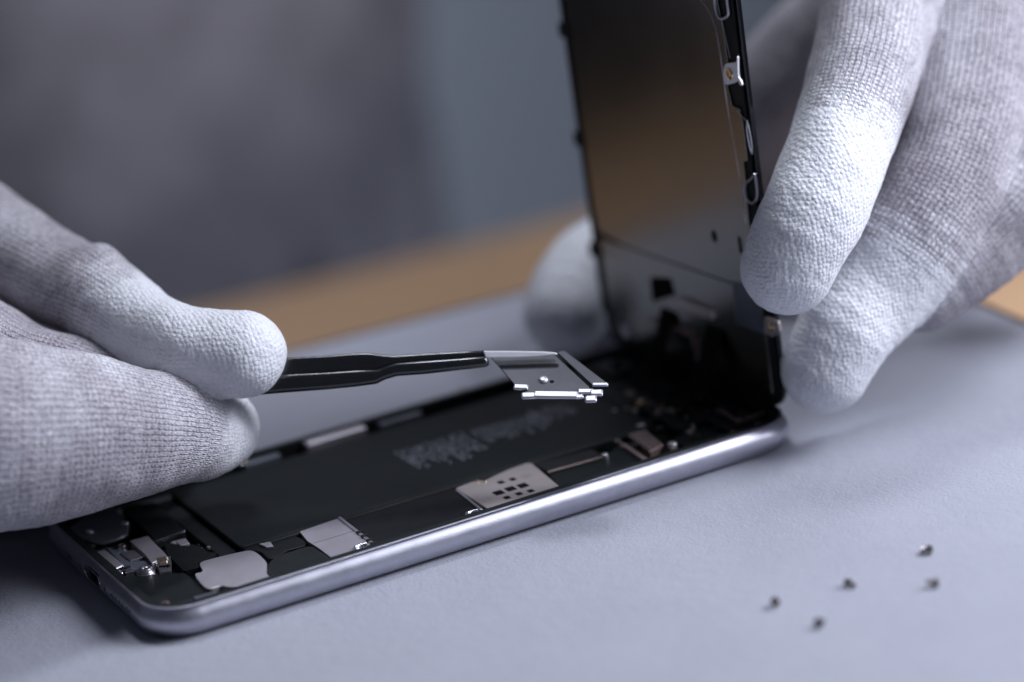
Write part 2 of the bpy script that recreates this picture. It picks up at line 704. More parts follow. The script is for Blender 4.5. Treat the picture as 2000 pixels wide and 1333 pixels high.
    for b in [b_ for c in chains for b_ in c.get('bumps', [])]:
        dd = np.linalg.norm(co - np.array(b[:3]), axis=1)
        disp = disp + b[4] * np.exp(-(dd / b[3]) ** 2)
    co = co + g * disp[:, None]
    off = np.array(origin(parent)[:]) if parent is not None else np.zeros(3)
    me = bpy.data.meshes.new(name)
    me.from_pydata((co * S - off).tolist(), [], faces)
    for nm, arr in (('u', ua), ('v', va), ('coat', ca)):
        at = me.attributes.new(nm, 'FLOAT', 'POINT')
        at.data.foreach_set('value', arr.astype(np.float32))
    me.materials.append(M[mat])
    me.polygons.foreach_set('use_smooth', np.ones(len(faces), bool))
    o = bpy.data.objects.new(name, me)
    COL.objects.link(o)
    if parent is not None:
        o.parent = parent
    return o


def ch(pts, coat=None, bumps=()):
    """pts: photo x, y, distance from camera, radius in photo pixels"""
    return dict(p=[(*D(x, y, d), r * d / FPX) for x, y, d, r in pts], coat=coat, bumps=list(bumps))


person = empty('person', (150, 620, -75), 'person in a grey knit shirt and white knit work gloves, working over the open phone', 'person')

# the hand that holds the display (right of the photo)
right_hand = [
    # index finger
    ch([(1540, 524, 546, 92), (1566, 460, 545, 98), (1600, 385, 547, 103), (1648, 262, 553, 104), (1690, 128, 562, 108),
        (1722, -10, 574, 112), (1790, -160, 590, 120)], (26, 40)),
    # middle finger
    ch([(1612, 722, 561, 88), (1650, 650, 561, 96), (1710, 560, 564, 108), (1790, 440, 565, 120), (1855, 320, 569, 124),
        (1900, 150, 578, 128), (1930, -100, 592, 130)], (23, 37)),
    # ring finger
    ch([(1800, 560, 571, 86), (1850, 515, 572, 98), (1925, 445, 574, 112), (2010, 345, 578, 135), (2060, 150, 588, 145), (2070, -100, 598, 140)]),
    ch([(2080, 400, 605, 120), (2090, 300, 600, 130), (2140, 100, 604, 140), (2120, -100, 605, 140)]),
    # palm
    ch([(2000, 60, 604, 150), (2000, -150, 610, 170), (2120, -300, 640, 190), (2350, -500, 700, 200)]),
    ch([(1840, -150, 604, 130), (1960, -250, 620, 170), (2150, -380, 660, 190)]),
    # thumb reaching round behind the display
    ch([(1104, 612, 628, 82), (1150, 545, 634, 96), (1250, 478, 642, 98), (1370, 385, 648, 96), (1500, 190, 645, 105),
        (1680, 40, 636, 130), (1850, -120, 622, 150)], (24, 30)),
    ch([(1540, 350, 672, 85), (1600, 200, 662, 110), (1650, 110, 656, 130), (1780, 190, 650, 160), (2000, 240, 645, 190), (2150, 100, 650, 200)]),
]
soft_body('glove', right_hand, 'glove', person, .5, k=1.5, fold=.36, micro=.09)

left_hand = [
    # thumb
    ch([(476, 694, 543, 84), (420, 690, 544, 83), (350, 674, 546, 79), (285, 645, 552, 77), (205, 592, 560, 88),
        (110, 545, 570, 93), (0, 492, 580, 110), (-120, 430, 590, 122), (-300, 380, 600, 150)], (24, 44),
       [(*(D(200, 504, 561)), 3.4, 1.7)]),
    # bent forefinger below it
    ch([(428, 842, 554, 78), (388, 850, 549, 86), (310, 846, 540, 112), (180, 845, 532, 148), (60, 850, 527, 176),
        (-60, 850, 524, 198), (-200, 830, 528, 212)], (0, 18)),
    ch([(440, 815, 556, 50), (360, 812, 553, 62), (240, 795, 552, 88), (120, 775, 552, 118), (0, 762, 554, 148), (-150, 700, 556, 180)], (0, 18)),
    # the other curled fingers behind
    ch([(300, 860, 572, 85), (150, 870, 574, 110), (0, 870, 576, 150), (-200, 820, 580, 190)]),
    ch([(-200, 640, 572, 200), (-400, 560, 590, 210), (-650, 500, 640, 220)]),
    ch([(-190, 835, 532, 200), (-330, 740, 560, 205), (-480, 620, 605, 200)]),
]
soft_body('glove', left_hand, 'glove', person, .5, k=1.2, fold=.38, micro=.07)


def chw(pts):
    return dict(p=pts, coat=None)


t0 = D(40, 300, 1200)
lw = D(-480, 540, 600)
rw = D(2280, -440, 685)
sh = [
    chw([(t0[0], t0[1], -500, 175), (t0[0], t0[1], -200, 170), (t0[0], t0[1], 150, 185), (t0[0], t0[1], 330, 170)]),
    chw([(t0[0] - 140, t0[1] + 66, -500, 175), (t0[0] - 140, t0[1] + 66, -200, 170), (t0[0] - 150, t0[1] + 66, 150, 185), (t0[0] - 150, t0[1] + 66, 330, 170)]),
    chw([(t0[0] - 330, t0[1] + 100, 330, 95), (lw[0] - 260, lw[1] + 260, 120, 62), (lw[0] - 30, lw[1] + 30, lw[2] + 4, 40)]),
    chw([(t0[0] + 110, t0[1] - 40, 360, 95), (rw[0] + 250, rw[1] + 230, 330, 65), (rw[0] + 15, rw[1] + 15, rw[2], 40)]),
]
soft_body('shirt', sh, 'shirt', person, 9, k=15, fold=9, foldscale=110)

# ------------------------------------------------------------------ the open phone
phone = empty('phone', (68, 33, 0), 'opened silver smartphone lying on the white tabletop with battery and circuit parts bare', 'smartphone')


def rail():
    x0, x1, y0, y1, r = 0, 137.2, 0, 65.6, 8.6
    base = rrect(x0, x1, y0, y1, r, 14)
    n = len(base)
    nor = []
    for cx, cy, a in ((x1 - r, y0 + r, -90), (x1 - r, y1 - r, 0), (x0 + r, y1 - r, 90), (x0 + r, y0 + r, 180)):
        for k in range(15):
            w = math.radians(a + 90 * k / 14)
            nor.append((math.cos(w), math.sin(w)))
    prof = [(-1.7, 1.4), (-1.7, 4.6), (-1.25, 4.75), (-1.2, 6.05), (-1.1, 6.2), (-.25, 6.22), (0, 6.15)]
    for k in range(1, 15):
        w = math.radians(78 - k * 11.5)
        prof.append((-2.0 + 3.05 * math.cos(w), 3.15 + 3.08 * math.sin(w)))
    prof.append((-2.9, .04))
    vs, fs = [], []
    for (x, y), (a, b) in zip(base, nor):
        for d, z in prof:
            vs.append((x + a * d, y + b * d, z))
    p = len(prof)
    for i in range(n):
        j = (i + 1) % n
        for k in range(p - 1):
            fs.append((i * p + k, j * p + k, j * p + k + 1, i * p + k + 1))
    fs.append(tuple(i * p + p - 1 for i in range(n)))
    fs.append(tuple(i * p for i in range(n - 1, -1, -1)))
    return MB().add(vs, fs)


housing = rail().build('housing', 'aluminium', phone, smooth=40)
lipm = MB()
for q0, q1 in ((-1.75, -.55),):
    oo = rrect(.62, 136.58, .62, 64.98, 8.0, 14)
    ii = rrect(2.1, 135.1, 2.1, 63.5, 6.6, 14)
    k = len(oo)
    lipm.add([(x, y, 6.32) for x, y in oo] + [(x, y, 6.28) for x, y in ii] + [(x, y, 3.0) for x, y in ii] + [(x, y, 6.1) for x, y in oo],
             [(a * k + i, a * k + (i + 1) % k, ((a + 1) % 4) * k + (i + 1) % k, ((a + 1) % 4) * k + i) for a in range(4) for i in range(k)])


def cut(target, cutters):
    for c in cutters:
        b = target.modifiers.new('b', 'BOOLEAN')
        b.object = c
        b.operation = 'DIFFERENCE'
        b.solver = 'EXACT'
    dg = bpy.context.evaluated_depsgraph_get()
    me = bpy.data.meshes.new_from_object(target.evaluated_get(dg))
    target.modifiers.clear()
    target.data = me
    for c in cutters:
        bpy.data.objects.remove(c)


def slot_x(y0, y1, z0, z1, xa, xb, n=8):
    """rounded slot running along x"""
    r = (z1 - z0) / 2
    pts = []
    for cy, a in ((y1 - r, -90), (y0 + r, 90)):
        for k in range(n + 1):
            w = math.radians(a + 180 * k / n)
            pts.append((cy + r * math.cos(w), z0 + r + r * math.sin(w)))
    m_ = MB()
    k = len(pts)
    m_.add([(xa, y, z) for y, z in pts] + [(xb, y, z) for y, z in pts],
           [tuple(range(k)), tuple(range(2 * k - 1, k - 1, -1))] + [(i, i + k, (i + 1) % k + k, (i + 1) % k) for i in range(k)])
    return m_


cuts = [slot_x(28.6, 37.2, 2.0, 4.8, -3, 1.2)]
for y in (26.0, 39.8):
    cuts.append(slot_x(y - .55, y + .55, 2.75, 3.85, -3, 1.0))
spk = [12.2 + 1.9 * i for i in range(6)]
for y in spk:
    cuts.append(slot_x(y - .6, y + .6, 2.6, 3.8, -3, 1.0))
for y in (45.5, 47.4, 49.3):
    cuts.append(slot_x(y - .6, y + .6, 2.6, 3.8, -3, 1.0))
cut(housing, [c.build('cutter', 'hole', phone) for c in cuts])
lipm.build('inner_gasket', 'black', phone)
slot_x(28.9, 36.9, 2.3, 4.5, -.2, 1.3).build('charging_port', 'hole', housing)
tr = MB()
path = []
for k in range(33):
    w = 2 * math.pi * k / 32
    cy, sy = math.cos(w), math.sin(w)
    yy = 32.9 + (2.95 * (1 if cy > 0 else -1) + 1.28 * cy)
    path.append((-.98 + abs(sy) * .12, yy, 3.4 + 1.28 * sy))
tr.tube(path, .13, 6).build('port_rim', 'bright', housing, smooth=60)
for y in (26.0, 39.8):
    MB().lathe((-.55, y, 3.3), [(.5, 0), (.5, .25), (.25, .3), (.2, .1)], 14, (-1, 0, 0), .1).build('end_screw', 'screw', housing)

MB().prism(rrect(1.6, 135.6, 1.6, 64.0, 7, 8), 1.38, 1.9).build('chassis_floor', 'black', phone)


def part(name, xy, z0, z1, mat, parent=phone, bevel=.12):
    return MB().prism(xy, z0, z1).build(name, mat, parent, bevel=bevel, smooth=None)


def pscrew(c, r=.75, parent=phone, name='screw', mat='screw', h=.45):
    """round screw head with a sunk star"""
    o = MB().lathe(c, [(r, -.9), (r, h * .45), (r * .93, h * .85), (r * .8, h), (r * .48, h), (r * .42, h * .35), (.01, h * .3)], 20).build(name, mat, parent, smooth=40)
    return o


# battery and the tray around it
BZ = 5.0
bq = [(25.2, 22.3), (116, 21.0), (116, 59.4), (25.2, 59.6)]
bat = MB().prism(round_poly(bq, 1.2), 2, BZ).build('battery', 'battery', phone, bevel=.45, segs=4, smooth=None)
MB().prism([(21.2, 23.5), (25.0, 23.3), (25.0, 58.5), (21.2, 58.7)], 2, 4.1).build('pull_tab', 'dark', phone, bevel=.3)
MB().prism([(30, 20.6), (114, 19.4), (114, 20.9), (30, 22.1)], 2, 4.9).build('battery_wall', 'black', phone, bevel=.25)


def ink():
    """rows of small illegible print, lines running across the width of the phone"""
    m_ = MB()
    rnd = random.Random(5)
    blocks = [((835, 880), 11, 8, 15), ((985, 838), 10, 6, 11), ((1085, 806), 7, 5, 9)]
    for (px, py), rows, lo, hi in blocks:
        c = Z(px, py, BZ)
        x0, ytop = c[0] - 6, c[1] + 4
        for i in range(rows):
            x = x0 + i * 1.45
            ln = rnd.uniform(lo, hi)
            y = ytop + rnd.uniform(-.8, .8)
            yend = y - ln
            while y > yend:
                w = rnd.uniform(.5, .95)
                for s_ in range(3):
                    if rnd.random() < .75:
                        a, b = x + rnd.uniform(0, .7), y - rnd.uniform(0, w * .6)
                        if rnd.random() < .5:
                            m_.box(a, a + .7, b - .18, b, BZ + .002, BZ + .02)
                        else:
                            m_.box(a, a + .18, b - w * .7, b, BZ + .002, BZ + .02)
                y -= w + rnd.uniform(.15, .3)
    return m_


ink().build('print', 'print', bat)

# ---- near column: sound module, shields, main board
z = 4.95
part('chassis_plate', c1([(560, 470), (640, 400), (1000, 330), (1160, 300), (1330, 262), (1420, 268), (1510, 300), (1640, 385), (1400, 470), (1000, 590), (860, 600), (690, 590)], 3.4), 2, 3.4, 'board')
tap = smooth_poly(c1([(952, 458), (988, 440), (975, 405), (1010, 385), (1175, 345), (1240, 343), (1298, 392), (1303, 430), (1322, 462), (1230, 500), (1120, 516), (1080, 510), (1010, 524)], z), 5)
part('vibration_motor', tap, 2, z, 'shield', bevel=.1)
part('motor_cover', smooth_poly(c1([(1306, 420), (1345, 372), (1420, 345), (1510, 320), (1560, 342), (1610, 385), (1560, 430), (1330, 468)], z), 5), 2, z + .05, 'dark')
part('antenna_cover', smooth_poly(c1([(1190, 335), (1300, 285), (1400, 262), (1470, 280), (1490, 312), (1400, 340), (1320, 378), (1270, 345)], 4.6), 5), 2, 4.6, 'board')
part('antenna_clip', c1([(1262, 305), (1320, 294), (1336, 318), (1300, 322)], 4.95), 4.5, 4.95, 'shield')
part('bracket', round_poly(c1([(800, 300), (920, 318), (935, 305), (1000, 330), (1010, 345), (1060, 350), (985, 392), (960, 400), (978, 420), (900, 440), (820, 360)], 4.7), .5), 2, 4.7, 'board')
shp = c1([(1462, 246), (1650, 182), (1836, 308), (1800, 330), (1632, 384), (1548, 322), (1500, 292)], 5.0)
sh1 = part('circuit_shield', shp, 3, 5.0, 'shield', bevel=.1)
sm = MB()
a, b = c1([(1530, 305), (1745, 240)], 5.0)
sm.prism([a, b, (b[0] + .12, b[1] + .12), (a[0] + .12, a[1] + .12)], 5.001, 5.012)
sm.build('seam', 'dark', sh1)
m_ = MB()
strip = c1([(1648, 176), (1662, 172), (1845, 312), (1826, 318)], 5.25)
m_.prism(strip, 4.9, 5.25)
m_.build('shield_fence', 'steel', sh1, bevel=.06)
for i, t in enumerate((.55, .68, .82, .93)):
    p0, p1 = np.array(strip[0]), np.array(strip[3])
    c = p0 + (p1 - p0) * t
    MB().box(c[0] - .1, c[0] + 1.1, c[1] - .35, c[1] + .35, 4.9, 5.5).build('fence_tab', 'black', sh1, bevel=.08)


def rail_clip(px, py):
    c = Z(px, py, 5.3)
    m_ = MB()
    pts = []
    for k in range(9):
        w = math.pi * k / 8
        pts.append((c[0] - .2 + 1.5 * math.cos(w) * .5, c[1] + .6 * math.sin(w) + .1, 5.0 + .5 * math.sin(w)))
    m_.tube([(c[0] - 1.4, c[1] - .8, 5.15), (c[0] - 1.45, c[1] + .1, 5.25), (c[0] - 1.0, c[1] + .75, 5.3), (c[0] + .2, c[1] + .8, 5.3), (c[0] + 1.4, c[1] + .6, 5.25)], .3, 8)
    m_.box(c[0] - 1.0, c[0] + 1.5, c[1] - .6, c[1] + .4, 4.7, 5.12)
    m_.build('rail_clip', 'bright', phone, smooth=60)


rail_clip(706, 1068)
rail_clip(924, 1002)
board = part('logic_board', c2([(418, 522), (965, 374), (1098, 478), (1100, 500), (590, 668)], 4.7), 2, 4.7, 'board', bevel=.2)
sim = part('sim_shield', round_poly(c2([(974, 384), (1060, 352), (1120, 345), (1240, 290), (1320, 262), (1345, 262), (1492, 384), (1400, 412), (1330, 432), (1200, 482), (1150, 497)], 5.05), .35), 3, 5.05, 'warm_shield', bevel=.1)
for cx, cy, w, h in ((1185, 407, 27, 17), (1243, 388, 27, 17), (1303, 372, 27, 17), (1196, 356, 17, 11), (1253, 341, 17, 11),
                     (1341, 398, 15, 11), (1284, 412, 17, 12), (1225, 431, 18, 12)):
    q = c2([(cx - w, cy), (cx - w * .2, cy - h), (cx + w, cy), (cx + w * .2, cy + h)], 5.05)
    c = np.mean(q, axis=0)
    sx, sy = (2.0, 2.3) if w > 20 else (1.25, 1.6)
    MB().prism(round_poly([(c[0] - sx / 2, c[1] - sy / 2), (c[0] + sx / 2, c[1] - sy / 2), (c[0] + sx / 2, c[1] + sy / 2), (c[0] - sx / 2, c[1] + sy / 2)], .25), 5.04, 5.062).build('hole', 'hole', sim)
c = np.mean(c2([(1290, 325), (1350, 325)], 5.05), axis=0)
em = MB()
for dx, dy, w, h in ((0, .75, 1.6, .1), (0, -.75, 1.6, .1), (.75, 0, .1, 1.6), (-.75, 0, .1, 1.6), (0, 0, .7, .1), (.2, .2, .1, .5)):
    em.box(c[0] + dx - w / 2, c[0] + dx + w / 2, c[1] + dy - h / 2, c[1] + dy + h / 2, 5.045, 5.065)
em.build('embossing', 'copper', sim)
MB().prism(c2([(972, 392), (985, 388), (1108, 486), (1094, 490)], 5.0), 4.6, 4.98).build('tray_edge', 'steel', sim, bevel=.05)
for px, py in ((1080, 350), (1115, 352)):
    c = c2([(px, py)], 5.1)[0]
    pscrew((*c, 5.0), .38, phone, 'solder_pin', 'gold', .3)
ed = MB()
q = c2([(1150, 497), (1330, 438), (1480, 396)], 5.2)
for i in range(2):
    ed.tube([(*q[i], 5.1), (*q[i + 1], 5.1)], .13, 6)
ed.build('tray_wire', 'steel', sim)
part('speaker_board', c2([(1100, 500), (1492, 390), (1420, 305), (1430, 300), (1710, 225), (1780, 165), (1915, 255), (1880, 290), (1600, 380), (1490, 400)], 4.5), 2, 4.5, 'battery')
part('connector_trough', c2([(1352, 262), (1640, 190), (1695, 220), (1425, 300)], 5.0), 3, 4.85, 'black')
tr_ = MB()
q = c2([(1425, 306), (1690, 232)], 5.1)
tr_.tube([(*q[0], 5.05), (*q[1], 5.05)], .16, 8)
tr_.build('trough_edge', 'copper', phone, smooth=60)
c = c2([(1703, 222)], 5.2)[0]
pscrew((*c, 5.0), .7, phone, 'screw', 'steel')
c = c2([(1765, 155)], 5.2)[0]
pscrew((*c, 5.0), .75, phone, 'screw', 'screw')
part('board_fence', c2([(1780, 168), (1800, 162), (1922, 244), (1900, 254)], 5.1), 3, 5.1, 'copper')
fx = part('flex_connector', c2([(1815, 122), (1900, 98), (1990, 170), (1925, 205)], 5.2), 3, 5.2, 'copper')
for i in range(4):
    q = c2([(1835 + 25 * i, 125 - 6 * i), (1925 + 22 * i, 196 - 8 * i)], 5.2)
    MB().tube([(*q[0], 5.24), (*q[1], 5.24)], .09, 5).build('contact_row', 'dark', fx)

# camera end, mostly in the shade of the display
part('camera_plate', c3([(1180, 600), (1280, 520), (1420, 430), (1550, 500), (1710, 435), (1790, 470), (1640, 560), (1300, 660)], 4.3), 2, 4.3, 'board')
c = c3([(1180, 622)], 5.3)[0]
pscrew((*c, 5.0), .95, phone, 'screw', 'steel', .6)
vb = MB()
q = c3([(1425, 424), (1545, 496), (1705, 440)], 5.5)
for i in range(2):
    a, b = np.array(q[i]), np.array(q[i + 1])
    u_ = (b - a) / np.linalg.norm(b - a)
    w_ = np.array((-u_[1], u_[0])) * .75
    vb.prism([tuple(a), tuple(b), tuple(b + w_), tuple(a + w_)], 4.6 + i * .01, 5.5 + i * .01)
vb.build('angle_bracket', 'copper', phone, bevel=.08)
for px, py, r_, mt_ in ((950, 335, 1.2, 'copper'), (1012, 380, 1.1, 'gold'), (1105, 440, .9, 'copper'), (1520, 556, .7, 'copper'), (1755, 375, 1.0, 'steel'), (1190, 440, .7, 'screw'), (1260, 470, .6, 'screw')):
    c = c3([(px, py)], 5.2)[0]
    pscrew((*c, 4.9), r_, phone, 'screw', mt_)
MB().prism(rrect(113, 133, 30, 62, 2), 2, 4.6).build('camera_bracket', 'dark', phone, bevel=.3)
cm_ = MB().prism(rrect(122, 132, 50, 60, 2), 4.6, 5.8).build('camera_module', 'black', phone, bevel=.3)
MB().lathe((127, 55, 5.8), [(3.2, 0), (3.2, .3), (2.2, .35), (.1, .3)], 24).build('lens', 'glass_black', cm_)
for i in range(3):
    MB().box(116 + i * 5.2, 119.8 + i * 5.2, 34, 45, 4.6, 5.2).build('flex_connector', 'black', phone, bevel=.2)

rnd = random.Random(11)


def chips(name, region, count, z, mats, size=(.5, 1.3), parent=phone):
    (xa, xb), (ya, yb) = region
    for _ in range(count):
        x, y = rnd.uniform(xa, xb), rnd.uniform(ya, yb)
        w, d = rnd.uniform(*size), rnd.uniform(size[0], size[1] * .8)
        h = rnd.uniform(.25, .6)
        MB().box(x, x + w, y, y + d, z - .3, z + h).build(name, rnd.choice(mats), parent, bevel=.07)


chips('circuit_component', ((111, 133), (21, 33)), 22, 4.6, ['copper', 'black', 'steel', 'dark', 'gold'], (.6, 1.8))
chips('circuit_component', ((104, 132), (5, 19)), 16, 4.55, ['copper', 'black', 'dark', 'steel'], (.6, 2.2))
chips('circuit_component', ((14, 21), (22, 30)), 7, 4.3, ['steel', 'black', 'dark', 'black'], (.4, 1.4))
# ribbon cables of the camera end
for k_, (xa, xb, ya, yb, zz) in enumerate(((117, 134, 14, 18.5, 5.15), (118, 121.5, 18.6, 48, 5.0), (124, 126.5, 6, 30, 5.3))):
    MB().prism(rrect(xa, xb, ya, yb, .8, 4), zz - .25, zz).build('ribbon_cable', 'board', phone, bevel=.06)
# ---- charging end
flap = part('plastic_film', round_poly(c1([(330, 232), (480, 118), (565, 128), (600, 180), (632, 215), (620, 262), (560, 285), (480, 305), (400, 285)], 4.9), 1.2), 4.3, 4.9, 'film', bevel=.2)
for px, py, r_, zz, mt_ in ((435, 246, .95, 5.0, 'steel'), (610, 205, .8, 5.0, 'steel'), (592, 314, 1.0, 4.9, 'screw'), (406, 316, .95, 4.9, 'steel'),
                            (322, 237, .7, 5.0, 'steel'), (850, 302, .9, 4.6, 'steel'), (803, 598, .95, 5.2, 'copper')):
    c = c1([(px, py)], zz)[0]
    MB().lathe((*c, 1.9), [(r_ * .8, 0), (r_ * .8, zz - 1.95 - .3)], 12).build('standoff', 'steel', phone)
    pscrew((*c, zz - .3), r_, phone, 'screw', mt_)
blk = part('flex_block', c1([(590, 125), (755, 100), (905, 240), (760, 290)], 4.9), 3, 4.9, 'battery', bevel=.2)
q = c1([(762, 291), (905, 243)], 4.9)
lip = MB().prism([q[0], q[1], (q[1][0] - .55, q[1][1] - .1), (q[0][0] - .55, q[0][1] - .1)], 4.2, 4.93)
lip.build('metal_lip', 'bright', blk, bevel=.08)
for i in range(3):
    q = c1([(600 + i * 34, 135 - i * 8), (640 + i * 34, 172 - i * 8)], 4.92)
port = MB().prism(round_poly(c1([(452, 342), (520, 320), (590, 345), (700, 395), (720, 420), (660, 440), (560, 450)], 4.2), .4), 2, 4.2).build('port_module', 'aluminium_dark', phone, bevel=.2)
part('port_cover', c1([(472, 345), (512, 334), (603, 408), (566, 424)], 4.75), 3, 4.75, 'shield', port, bevel=.12)
q = c1([(566, 426), (604, 410)], 4.75)
MB().prism([q[0], q[1], (q[1][0] - .4, q[1][1] - .35), (q[0][0] - .4, q[0][1] - .35)], 3.6, 4.78).build('cover_lip', 'bright', port, bevel=.08)
part('port_label', c1([(585, 350), (650, 334), (698, 370), (636, 388)], 4.7), 3, 4.7, 'steel', port, bevel=.1)
part('port_film', c1([(520, 328), (580, 318), (625, 338), (582, 352), (640, 396), (720, 386), (735, 405), (650, 432), (612, 420)], 4.45), 3, 4.45, 'film', port, bevel=.1)
vb_ = part('bracket_plate', round_poly(c1([(632, 292), (722, 266), (762, 310), (800, 345), (822, 372), (790, 378), (740, 400), (700, 350)], 5.0), .3), 3.2, 5.0, 'shield', bevel=.12)
# clip with two small eyes
cl = part('clip_block', c1([(602, 412), (634, 404), (650, 438), (612, 447)], 4.9), 3.4, 4.9, 'bright', bevel=.15)
for px, py in ((613, 426), (628, 420)):
    c = c1([(px, py)], 4.9)[0]
    MB().lathe((*c, 4.885), [(.38, 0), (.38, .03)], 10).build('eye', 'hole', cl)
c = c1([(708, 424)], 5.2)[0]
MB().lathe((*c, 2), [(1.75, 0), (1.75, 2.3), (1.6, 2.5)], 28).build('standoff', 'steel', phone, smooth=40)
pscrew((*c, 4.75), 1.35, phone, 'screw', 'steel', .55)
wsh = MB().lathe((*c, 4.5), [(1.62, 0), (1.62, .18), (1.0, .2)], 28).build('washer', 'bright', phone, smooth=40)
g = part('gold_contact', c1([(764, 374), (808, 366), (816, 384), (775, 394)], 5.1), 4.4, 5.1, 'gold', bevel=.12)
MB().prism(c1([(752, 372), (832, 362), (838, 398), (762, 408)], 4.9), 4.5, 4.72).build('contact_frame', 'bright', phone, bevel=.06)
tb = part('terminal_box', c1([(766, 410), (836, 396), (834, 436), (784, 446)], 4.3), 3, 4.3, 'steel', bevel=.1)
for px in (782, 800, 818):
    c = c1([(px, 418)], 4.3)[0]
    MB().box(c[0] - .25, c[0] + .25, c[1] - .45, c[1] + .45, 4.25, 4.33).build('slot', 'hole', tb)
for px, py, r_ in ((560, 458, .5), (592, 452, .42), (545, 462, .35)):
    c = c1([(px, py)], 4.6)[0]
    pscrew((*c, 4.3), r_, phone, 'solder_pin', 'bright', .5)
part('speaker_box', round_poly(c1([(575, 470), (690, 440), (760, 455), (900, 445), (1000, 520), (1020, 545), (940, 580), (840, 602), (745, 590)], 4.3), .6), 2, 4.3, 'black', bevel=.3)
part('film_strip', c1([(940, 560), (1040, 534), (1060, 552), (960, 578)], 4.9), 4.2, 4.7, 'film', bevel=.1)
part('bracket', c1([(850, 288), (905, 275), (925, 300), (880, 312)], 4.9), 4.1, 4.8, 'shield', bevel=.15)

# ---- far side: clips and a bright bar along the far rim
fz = 5.7


def farbox(a, b, w, mat, name, z1=fz):
    """pieces along the far rail, from photo x a to b"""
    xa = Z(a, 879 - .315 * (a - 500) + 6, z1)[0]
    xb = Z(b, 879 - .315 * (b - 500) + 6, z1)[0]
    return MB().box(xa, xb, 63.6 - w, 63.6, 3, z1).build(name, mat, phone, bevel=.25)


farbox(585, 697, 2.6, 'shield', 'side_button_plate', 6.0)
farbox(462, 530, 2.4, 'film', 'button_flex', 5.4)
farbox(720, 800, 2.0, 'film', 'button_flex', 5.4)
for px in (473, 562, 716, 808, 905):
    py = 879 - .315 * (px - 500) + 12
    c = Z(px, py, 5.4)
    MB().box(c[0] - 1.3, c[0] + 1.3, c[1] - 1.2, c[1] + 1.2, 3, 5.2).build('rail_tab', 'steel', phone, bevel=.3)
    pscrew((c[0], c[1] - .2, 5.3), .9, phone, 'screw', 'gold', .5)

# ------------------------------------------------------------------ display held upright
LO = np.array([136., 3.902, 15.626])
LH = np.array([-.02, .005, 1.]); LH /= np.linalg.norm(LH)
LW = np.array([-.052, .999, -.006]); LW -= LH * (LW @ LH); LW /= np.linalg.norm(LW)
LN = np.cross(LW, LH) * -1     # towards the inner face (-x)
if LN[0] > 0:
    LN = -LN


def LX(w, h, n):
    return LO + LW * w + LH * h + LN * n


def lp(px, py, n=0):
    d = on_plane(px, py, LN, LN @ LO + n) - LO
    return (float(d @ LW), float(d @ LH))


def c6(pts, n=0):
    return [lp(1050 + x * .3376, y * .3376, n) for x, y in pts]


def c5(pts, n=0):
    return [lp(1000 + x * .39, 380 + y * .39, n) for x, y in pts]


disp = empty('phone_display', tuple(LX(33, -7, 0)), 'detached phone display held upright at the far end, seen from its mirror dark back', 'phone display')


def LB():
    return MB(xf=LX)


LB().prism(rrect(0, 66.5, -9.25, 130, 5, 8), -1.5, -.45).build('glass_panel', 'glass_black', disp, bevel=.25, segs=3)
LB().prism(rrect(.9, 65.6, -9.1, 129, 4.6, 8), -.45, .0).build('frame', 'black', disp, bevel=.15)
bq = c6([(960, -60), (1050, 0), (1075, 130), (1108, 340), (1108, 500), (1135, 610), (1178, 628), (1195, 700), (1228, 930), (1200, 938), (1215, 1060), (1225, 1200), (1238, 1330)])
bq = [(w, h) for w, h in bq]
top = [(4.5, 128)] + [(4.6, 90)]
out = top + [(max(w, 1.6), h) for w, h in bq[1:]] + [(3.4, 30.), (3.2, 16.5), (12, 15.6), (44, 15.6), (52, 15.6), (62.6, 17), (63.4, 22), (63.4, 128)]
back = LB().prism(out, .0, .42).build('back_plate', 'backplate', disp, bevel=.08)
# fine pressed line on the plate
ln = LB()
pts = c6([(820, -160), (900, -60), (960, 20), (1005, 90), (1030, 160), (1050, 270), (1072, 420), (1096, 600), (1130, 800), (1160, 960), (1182, 1100), (1205, 1290)], .42)
ln.tube([(w, h, .42) for w, h in catmull([(w, h, .42, 0) for w, h in pts], 1.5)[:, :2]], .10, 6, 1)
ln.build('pressed_line', 'steel', back, smooth=60)


def bracket(name, pts, r=.28, n0=.5, closed=False):
    m_ = LB()
    q = c6(pts, n0)
    P = [(w, h, n0, 0) for w, h in q]
    P = catmull(P, .4)
    m_.tube([tuple(p[:3]) for p in P], r, 8)
    return m_.build(name, 'plate_edge', disp, smooth=60)


bracket('clip_loop', [(1022, -60), (1026, 20), (1040, 85), (1058, 108), (1085, 104), (1104, 84), (1098, 20), (1088, -60)], .33)
bracket('clip_loop', [(1258, 1010), (1232, 1040), (1204, 1062), (1198, 1100), (1210, 1150), (1236, 1176), (1262, 1160), (1270, 1110), (1258, 1010)], .27)
bracket('clip_loop', [(1212, 700), (1210, 760), (1226, 850), (1240, 892), (1236, 820), (1216, 715)], .15)
tq = smooth_poly(c6([(1082, 378), (1108, 366), (1146, 360), (1150, 330), (1156, 335), (1156, 380), (1160, 445), (1174, 470), (1180, 496), (1168, 492), (1158, 472), (1130, 484), (1098, 490), (1080, 480), (1074, 430)], .9), 4)
tabp = LB().prism(tq, .45, .9).build('screw_tab', 'tip', disp, bevel=.08)
w, h = c6([(1110, 430)], 1)[0]
LB().lathe((w, h, .9), [(1.15, -.2), (1.15, .2), (1.05, .34), (.85, .3), (.78, .02), (.5, .0), (.45, .2), (.2, .24), (.15, .05)], 24).build('screw', 'gold', tabp, smooth=40)
